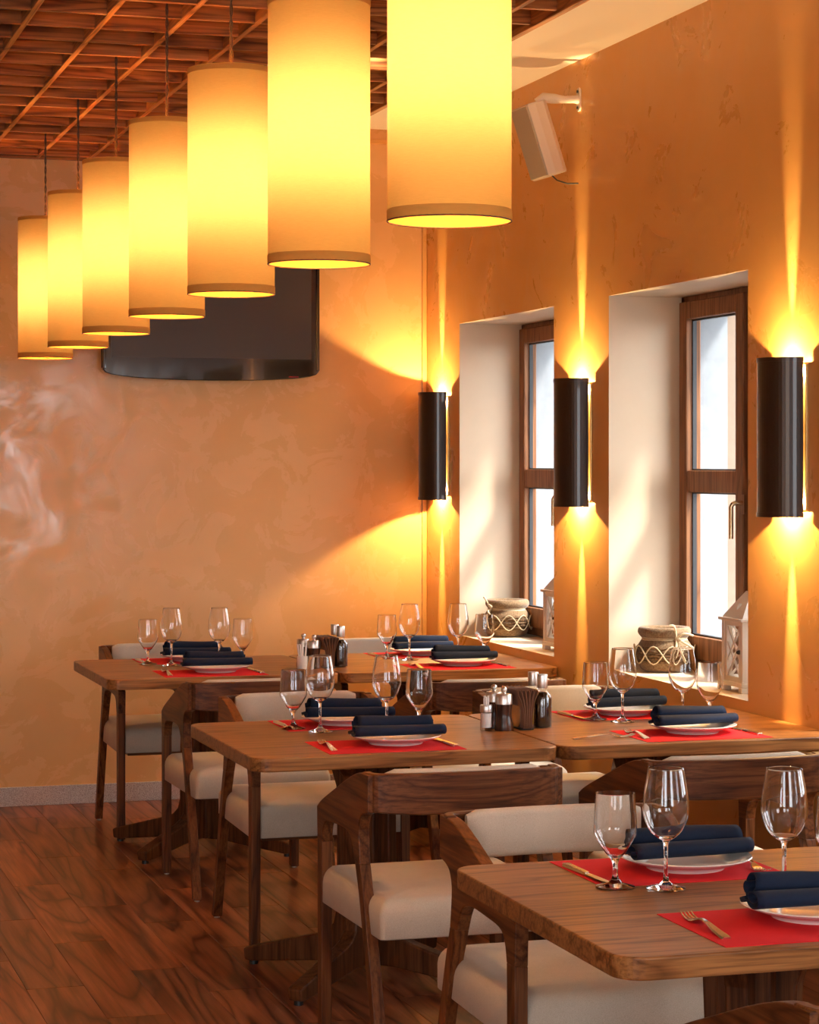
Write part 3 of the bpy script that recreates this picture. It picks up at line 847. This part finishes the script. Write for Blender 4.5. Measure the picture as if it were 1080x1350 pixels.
# glasses measured table by table: far water, far wine, near wine, near water
G = {'front': ((1.686, 4.128), (1.774, 4.084), (1.991, 4.010), (2.079, 3.960)),
     'midl': ((1.734, 6.890), (1.794, 6.790), (1.993, 6.740), (2.114, 6.790)),
     'farl': ((1.720, 9.290), (1.801, 9.200), (1.992, 9.160), (2.104, 9.220)),
     'midr': ((2.730, 6.854), (2.790, 6.770), (2.977, 6.720), (3.090, 6.760)),
     'farr': ((2.746, 9.283), (2.812, 9.170), (3.018, 9.140), (3.157, 9.200))}
MX = {'front': (1.862, 1.868), 'midl': (1.888, 1.912), 'farl': (1.886, 1.905), 'midr': (2.862, 2.880), 'farr': (2.915, 2.925)}  # mat centre x: near, far
Y_of = {'front': TF, 'midl': TM, 'midr': TM, 'farl': TB, 'farr': TB}
nid = 0
for key in ('front', 'midl', 'midr', 'farl', 'farr'):
    y0 = Y_of[key]; wh = where[key]
    for side in ('near', 'far'):
        near = side == 'near'
        cx = MX[key][0 if near else 1]
        my = y0 + (.182 if near else TW-.165)
        rz = 0 if near else PI
        jit = random.uniform(-.012, .012)
        place(P_mat, (cx, my, TZ), rz + jit, 'red placemat on the %s side of %s' % (side, wh), 'placemat', 'red placemats')
        px = {'front': (1.925, 1.905), 'midl': (1.935, 1.925), 'farl': (1.918, 1.935), 'midr': (2.890, 2.885), 'farr': (2.955, 2.94)}[key][0 if near else 1]
        py = my + (.045 if near else .005)
        zt = TZ + .0013
        place(P_plate, (px, py, zt), 0, 'white plate on the %s side of %s' % (side, wh), 'plate', 'white dinner plates')
        nap = naps[nid % 4]; nid += 1
        place(nap, (px + (.0 if near else .005), py - .002, zt+.0255), random.uniform(-.05, .05) + (0 if near else .02), 'navy folded napkin on the plate, %s side of %s' % (side, wh), 'napkin', 'navy napkins')
        d = 1 if near else -1
        fx = cx - d*.170; kx = cx + d*.188
        place(P_fork, (fx, my + .01*d, zt), rz - .06, 'steel fork on the %s side of %s' % (side, wh), 'fork', 'dinner forks')
        place(P_knife, (kx, my + .02*d, zt), rz + .03, 'steel knife on the %s side of %s' % (side, wh), 'knife', 'dinner knives')
    g = G[key]
    for (gx, gy), proto, nm, cat_, sd in ((g[0], P_water, 'short water glass', 'water glass', 'far'), (g[1], P_wine, 'tall wine glass', 'wine glass', 'far'), (g[2], P_wine, 'tall wine glass', 'wine glass', 'near'), (g[3], P_water, 'short water glass', 'water glass', 'near')):
        place(proto, (gx, gy, TZ+.0008), random.uniform(0, 6), 'empty %s of the %s place at %s' % (nm, sd, wh), cat_, cat_ + 'es on the tables')
place(P_fork, (2.572, 6.395, TZ), -PI/2 + .02, 'loose steel fork lying crosswise left of the mat on the middle window table', 'fork', 'dinner forks')

# ---------------------------------------------------------------- condiment sets
def bottle(loc, liquid, label):
    r = empty('cruet_bottle', loc); tag(r, label, 'bottle', 'oil and vinegar bottles')
    R = .0290
    b = newbm(); lathe(b, [(0, .003), (R-.004, .003), (R-.0012, .006), (R-.0012, .094), (R-.004, .102), (.0125, .112), (0, .112)], 28, cap=False); finish(b, 'contents', liquid, r, True)
    b = newbm(); lathe(b, [(0, 0), (R-.002, 0), (R, .003), (R, .094), (R-.003, .104), (.0140, .115), (.0125, .120), (.0125, .135), (.0115, .135), (.0115, .120), (.0130, .1145), (R-.0042, .1035), (R-.0010, .094), (R-.0010, .004), (0, .002)], 28, cap=False); finish(b, 'glass', M['clear'], r, True)
    b = newbm(); lathe(b, [(.0125, .124), (.0160, .124), (.0166, .126), (.0166, .165), (.0158, .167), (0, .167)], 28, cap=False); finish(b, 'cap', M['brushed'], r, True)
def mill(loc, label):
    r = empty('pepper_mill', loc); tag(r, label, 'pepper mill', 'wooden mills')
    prof = curve_pts([(.0285, .0), (.0290, .006), (.0285, .018), (.0240, .042), (.0235, .055), (.0255, .075), (.0262, .082)], 4)
    b = newbm(); lathe(b, [(0, 0)] + prof + [(0, .082)], 28, cap=False); finish(b, 'body', M['mill'], r, True)
    b = newbm(); lathe(b, [(0, .0822), (.0268, .0822), (.0268, .108), (.0235, .113), (.006, .1145), (.004, .118), (0, .118)], 28, cap=False); cp = finish(b, 'cap', M['brushed'], r, True)
    b = newbm(); lathe(b, [(.0002 if k in (0, 10) else .0098*math.sin(PI*k/10), .1265-.0098*math.cos(PI*k/10)) for k in range(11)], 16, cap=False); finish(b, 'knob', M['brushed'], cp, True)
def sticks(loc, cup, label):
    r = empty('toothpick_holder', loc); tag(r, label, 'toothpick holder', 'toothpick holders')
    if cup:
        b = newbm(); lathe(b, [(0, 0), (.021, 0), (.022, .002), (.022, .052), (.020, .052), (.020, .004), (0, .004)], 24, cap=False); finish(b, 'cup', M['china'], r, True)
        for k in range(9):
            a = k*2.4; q = .004*math.sqrt(k)
            b = newbm(); tube(b, [(q*math.cos(a), q*math.sin(a), .005), (q*2.2*math.cos(a)-.004, q*2.2*math.sin(a), .100)], .0032, 8); finish(b, 'stick_packet', M['salt'], r, True)
    else:
        b = newbm(); lathe(b, [(0, 0), (.018, 0), (.019, .002), (.019, .062), (.0175, .062), (.0175, .010), (0, .008)], 24, cap=False); finish(b, 'jar', M['clear'], r, True)
        b = newbm(); lathe(b, [(0, .0105), (.0165, .0105), (.0165, .055), (0, .056)], 20, cap=False); finish(b, 'contents', M['salt'], r, True)
        b = newbm(); lathe(b, [(.0195, .058), (.0200, .060), (.0200, .078), (.0188, .080), (.0120, .080), (.0120, .060)], 24, cap=False); finish(b, 'collar', M['brushed'], r, True)
        for k in range(6):
            a = k*2*PI/6; b = newbm(); tube(b, [(.006*math.cos(a), .006*math.sin(a), .056), (.0068*math.cos(a), .0068*math.sin(a), .100 + .004*(k % 3))], .0034, 8); finish(b, 'stick_packet', M['salt'], r, True)
def napkin_holder(loc, label):
    r = empty('napkin_holder', loc); tag(r, label, 'napkin holder', 'brown paper napkin holders')
    b = newbm(); box(b, -.021, .021, -.072, .072, 0, .004); finish(b, 'base', M['black'], r, bevel=.001)
    for s in (-1, 1):
        b = newbm(); prism(b, rrect(-.055, .055, .004, .085, .03, 6), 'X', s*.0175-.001, s*.0175+.001); finish(b, 'side_plate', M['brass'], r)
    # folded napkins fanning open at the top
    for k in range(5):
        t = (k-2)/2.0
        # loop-shaped section in x,z
        pts = [(t*.011-.0022, .005), (t*.012-.0022, .05), (t*.018-.003, .085), (t*.026-.0058, .110), (t*.028-.004, .121), (t*.028+.0005, .124), (t*.028+.0045, .119), (t*.024+.005, .108), (t*.017+.0028, .085), (t*.012+.0022, .05), (t*.011+.0022, .005)]
        b = newbm(); rows = []
        for yv in (-.08, .08):
            rows.append([b.verts.new((p[0], yv, p[1])) for p in curve_pts(pts, 3)])
        for j in range(len(rows[0])-1): b.faces.new((rows[0][j], rows[0][j+1], rows[1][j+1], rows[1][j]))
        finish(b, 'paper_napkin', M['papnap'], r, True, solid=.0016)
TXS = TXL + TW/2    # seam between the two tables of a row
y_ = 6.69
sticks((2.296, 6.675, TZ), False, 'small glass jar of white sticks on the middle tables')
mill((2.346, 6.745, TZ), 'wooden mill with steel cap, rear of the middle pair')
mill((2.352, 6.668, TZ), 'wooden mill with steel cap, front of the middle pair')
napkin_holder((2.424, 6.725, TZ), 'holder of brown paper napkins between the middle tables')
bottle((2.493, 6.790, TZ), M['oil'], 'bottle of yellow olive oil behind the vinegar on the middle tables')
bottle((2.493, 6.706, TZ), M['vinegar'], 'bottle of dark vinegar with steel cap on the middle tables')
sticks((2.277, 8.900, TZ), True, 'white cup of sticks on the far tables')
mill((2.310, 9.010, TZ), 'wooden mill with steel cap, rear of the far pair')
mill((2.332, 8.925, TZ), 'wooden mill with steel cap, front of the far pair')
napkin_holder((2.395, 8.970, TZ), 'holder of brown paper napkins between the far tables')
bottle((2.452, 9.045, TZ), M['oil'], 'bottle of oil behind the vinegar on the far tables')
bottle((2.450, 8.945, TZ), M['vinegar'], 'bottle of dark vinegar with steel cap on the far tables')

# ---------------------------------------------------------------- window sill pots and lanterns
def make_pot(loc, label, seed, sc):
    rnd = random.Random(seed)
    r = empty('burlap_pot', loc); tag(r, label, 'pot', 'burlap wrapped pots')
    R = .105*sc
    def wob(bm_, amp):
        for v in bm_.verts:
            a = math.atan2(v.co.y, v.co.x); q = 1 + amp*math.sin(3*a+seed) + amp*.6*math.sin(7*a+2*seed + v.co.z*30)
            v.co.x *= q; v.co.y *= q
    b = newbm(); lathe(b, [(0, 0)] + curve_pts([(.070*sc, 0), (.092*sc, .012*sc), (.105*sc, .055*sc), (.103*sc, .095*sc), (.090*sc, .118*sc), (.080*sc, .130*sc)], 5) + [(.074*sc, .131*sc), (.09*sc, .06*sc), (0, .05*sc)], 40, cap=False)
    wob(b, .012); finish(b, 'body', M['burlap'], r, True)
    # puffed cloth collar
    b = newbm(); lathe(b, curve_pts([(.079*sc, .126*sc), (.092*sc, .134*sc), (.101*sc, .150*sc), (.097*sc, .166*sc), (.086*sc, .170*sc), (.072*sc, .160*sc), (.070*sc, .130*sc)], 4), 40, cap=False)
    wob(b, .022); finish(b, 'collar', M['burlap'], r, True)
    # rows of plaited wicker round the belly
    for j in range(5):
        b = newbm(); z = (.042 + .0125*j)*sc; n = 72; pth = []
        for i in range(n):
            a = 2*PI*i/n; rr = (R + .003*math.sin(a*12 + j*PI)) * (1 - .05*abs(j-2)/2)
            pth.append((rr*math.cos(a), rr*math.sin(a), z + .0015*math.sin(a*9+j)))
        tube(b, pth, .0075*sc, 6, closed=True); finish(b, 'wicker_strand', M['wicker'], r, True)
    # twine: neck wraps, zigzag lacing, and a loose bow
    for z in (.122, .130):
        b = newbm(); tube(b, [(.0845*sc*math.cos(2*PI*i/40), .0845*sc*math.sin(2*PI*i/40), z*sc) for i in range(40)], .0036*sc, 6, closed=True); finish(b, 'twine', M['twine'], r, True)
    for s in (1, -1):
        b = newbm(); tube(b, [(R*1.10*math.cos(2*PI*i/60), R*1.10*math.sin(2*PI*i/60), (.068 + s*.034*math.sin(2*PI*i/60*2.5*2/2*2))*sc) for i in range(60)], .0026*sc, 6, closed=True); finish(b, 'twine', M['twine'], r, True)
    b = newbm()
    a = -PI*.42; cx_, cy__ = .092*sc*math.cos(a), .092*sc*math.sin(a)
    for dx, dz, ln in ((.060, .012, 1), (.055, -.035, 1.1), (-.035, .050, .9), (.03, -.085, 1.2), (-.02, -.07, 1.2)):
        tube(b, curve_pts([(cx_, cy__, .13*sc), (cx_+dx*.4, cy__-.022, .13*sc+dz*.7+.012), (cx_+dx*ln, cy__-.02, .13*sc+dz)], 5), .0046*sc, 6)
    finish(b, 'twine_bow', M['twine'], r, True)
    r.rotation_euler = (0, 0, -.15 if seed == 1 else -1.5)
make_pot((3.478, 8.020, ZS), 'burlap and wicker pot tied with twine on the nearer window sill', 1, 1.0)
make_pot((3.490, 9.860, ZS), 'burlap and wicker pot tied with twine on the sill by the far corner', 4, 1.0)

def make_lantern():
    r = empty('lantern')
    w = .070
    b = newbm()
    # scalloped base: four feet and a plinth
    box(b, -w-.012, w+.012, -w-.012, w+.012, .018, .034)
    for sx in (-1, 1):
        for sy in (-1, 1):
            box(b, sx*(w-.002)-.014, sx*(w-.002)+.014, sy*(w-.002)-.014, sy*(w-.002)+.014, 0, .019)
    finish(b, 'base', M['lantern'], r, bevel=.003)
    z0, z1 = .034, .232
    for sx in (-1, 1):
        for sy in (-1, 1):
            b = newbm(); box(b, sx*w-.009, sx*w+.009, sy*w-.009, sy*w+.009, z0, z1); finish(b, 'post', M['lantern'], r, bevel=.002)
    for sx, sy in ((-1, 0), (1, 0), (0, -1), (0, 1)):
        # framed side with crossed glazing bars and a pane
        b = newbm()
        def bar(p, q, t=.0035, d=.004):
            (u0, v0), (u1, v1) = p, q
            L = math.hypot(u1-u0, v1-v0); nu, nv = -(v1-v0)/L*t, (u1-u0)/L*t
            pts = [(u0+nu, v0+nv), (u0-nu, v0-nv), (u1-nu, v1-nv), (u1+nu, v1+nv)]
            if sx: prism(b, pts, 'X', sx*w-d, sx*w+d)
            else: prism(b, pts, 'Y', sy*w-d, sy*w+d)
        a = w-.009
        bar((-a, z0+.008), (a, z0+.008), .008, .006); bar((-a, z1-.008), (a, z1-.008), .008, .006)
        bar((-a+.007, z0+.01), (-a+.007, z1-.01), .008, .006); bar((a-.007, z0+.01), (a-.007, z1-.01), .008, .006)
        m_ = (z0+z1)/2; e = a-.014
        for p, q in (((-e, z0+.015), (e, m_+.03)), ((e, z0+.015), (-e, m_+.03)), ((-e, m_-.03), (e, z1-.015)), ((e, m_-.03), (-e, z1-.015))): bar(p, q, .0028, .003)
        dr = finish(b, 'side_frame', M['lantern'], r)
        b = newbm()
        if sx: box(b, sx*w-.001, sx*w+.001, -a, a, z0+.01, z1-.01)
        else: box(b, -a, a, sy*w-.001, sy*w+.001, z0+.01, z1-.01)
        finish(b, 'pane', M['pane'], dr)
        if (sx, sy) == (-1, 0):
            for zz in (z0+.05, z1-.045):
                b = newbm(); box(b, -w-.0085, -w-.003, w-.004, w+.004, zz-.016, zz+.016); finish(b, 'hinge', M['iron'], dr)
            b = newbm(); lathe(b, [(0, 0), (.007, 0), (.007, .006), (.004, .012), (0, .013)], 10); bmesh.ops.rotate(b, verts=b.verts, cent=(0,0,0), matrix=Matrix.Rotation(-PI/2, 3, 'Y'))
            lt = finish(b, 'latch', M['iron'], dr); lt.location = (-w-.006, -a+.006, m_)
    b = newbm(); box(b, -w-.018, w+.018, -w-.018, w+.018, z1, z1+.010); finish(b, 'eave', M['lantern'], r, bevel=.002)
    # pitched roof with a heart shaped hole on each gable
    b = newbm(); zr = z1+.010; hw = w+.006
    hp = [(.0135*math.sin(t)**3, .0125*math.cos(t)-.0048*math.cos(2*t)-.002*math.cos(3*t)) for t in [2*PI*k/20 for k in range(20)]]
    for k in range(4):
        rotz = Matrix.Rotation(PI/2*k, 3, 'Z')
        def on_roof(u_, t_):                       # u across, t up the slope 0..1
            return rotz @ Vector((u_, -hw + (hw-.018)*t_, zr + .085*t_))
        outer = [b.verts.new(on_roof(*p)) for p in ((-hw, 0), (hw, 0), (.018, 1), (-.018, 1))]
        inner = [b.verts.new(on_roof(p[0], .44 + p[1]/.102)) for p in hp]
        ed = [b.edges.new((lp[i], lp[(i+1) % len(lp)])) for lp in (outer, inner) for i in range(len(lp))]
        bmesh.ops.triangle_fill(b, use_beauty=True, use_dissolve=False, edges=ed)
    bmesh.ops.remove_doubles(b, verts=b.verts, dist=.0002)
    rf = finish(b, 'roof', M['lantern'], r, solid=.004)
    b = newbm(); lathe(b, [(0, zr+.085), (.013, zr+.085), (.017, zr+.095), (.013, zr+.108), (0, zr+.112)], 16, cap=False); finish(b, 'finial', M['lantern'], r, True)
    # candle inside
    b = newbm(); lathe(b, [(0, .035), (.026, .035), (.026, .105), (.022, .110), (0, .108)], 20, cap=False); finish(b, 'candle', M['china'], r, True)
    return r
la = make_lantern()
for i, (loc, lab) in enumerate((((3.470, 7.225, ZS), 'white wooden lantern on the sill of the nearer window'), ((3.478, 9.040, ZS), 'white wooden lantern mostly hidden behind the pier, farther window sill'))):
    o = la if i == 0 else copy_tree(la)
    o.location = loc; o.scale = (1.06,)*3; tag(o, lab, 'lantern', 'white wooden lanterns')
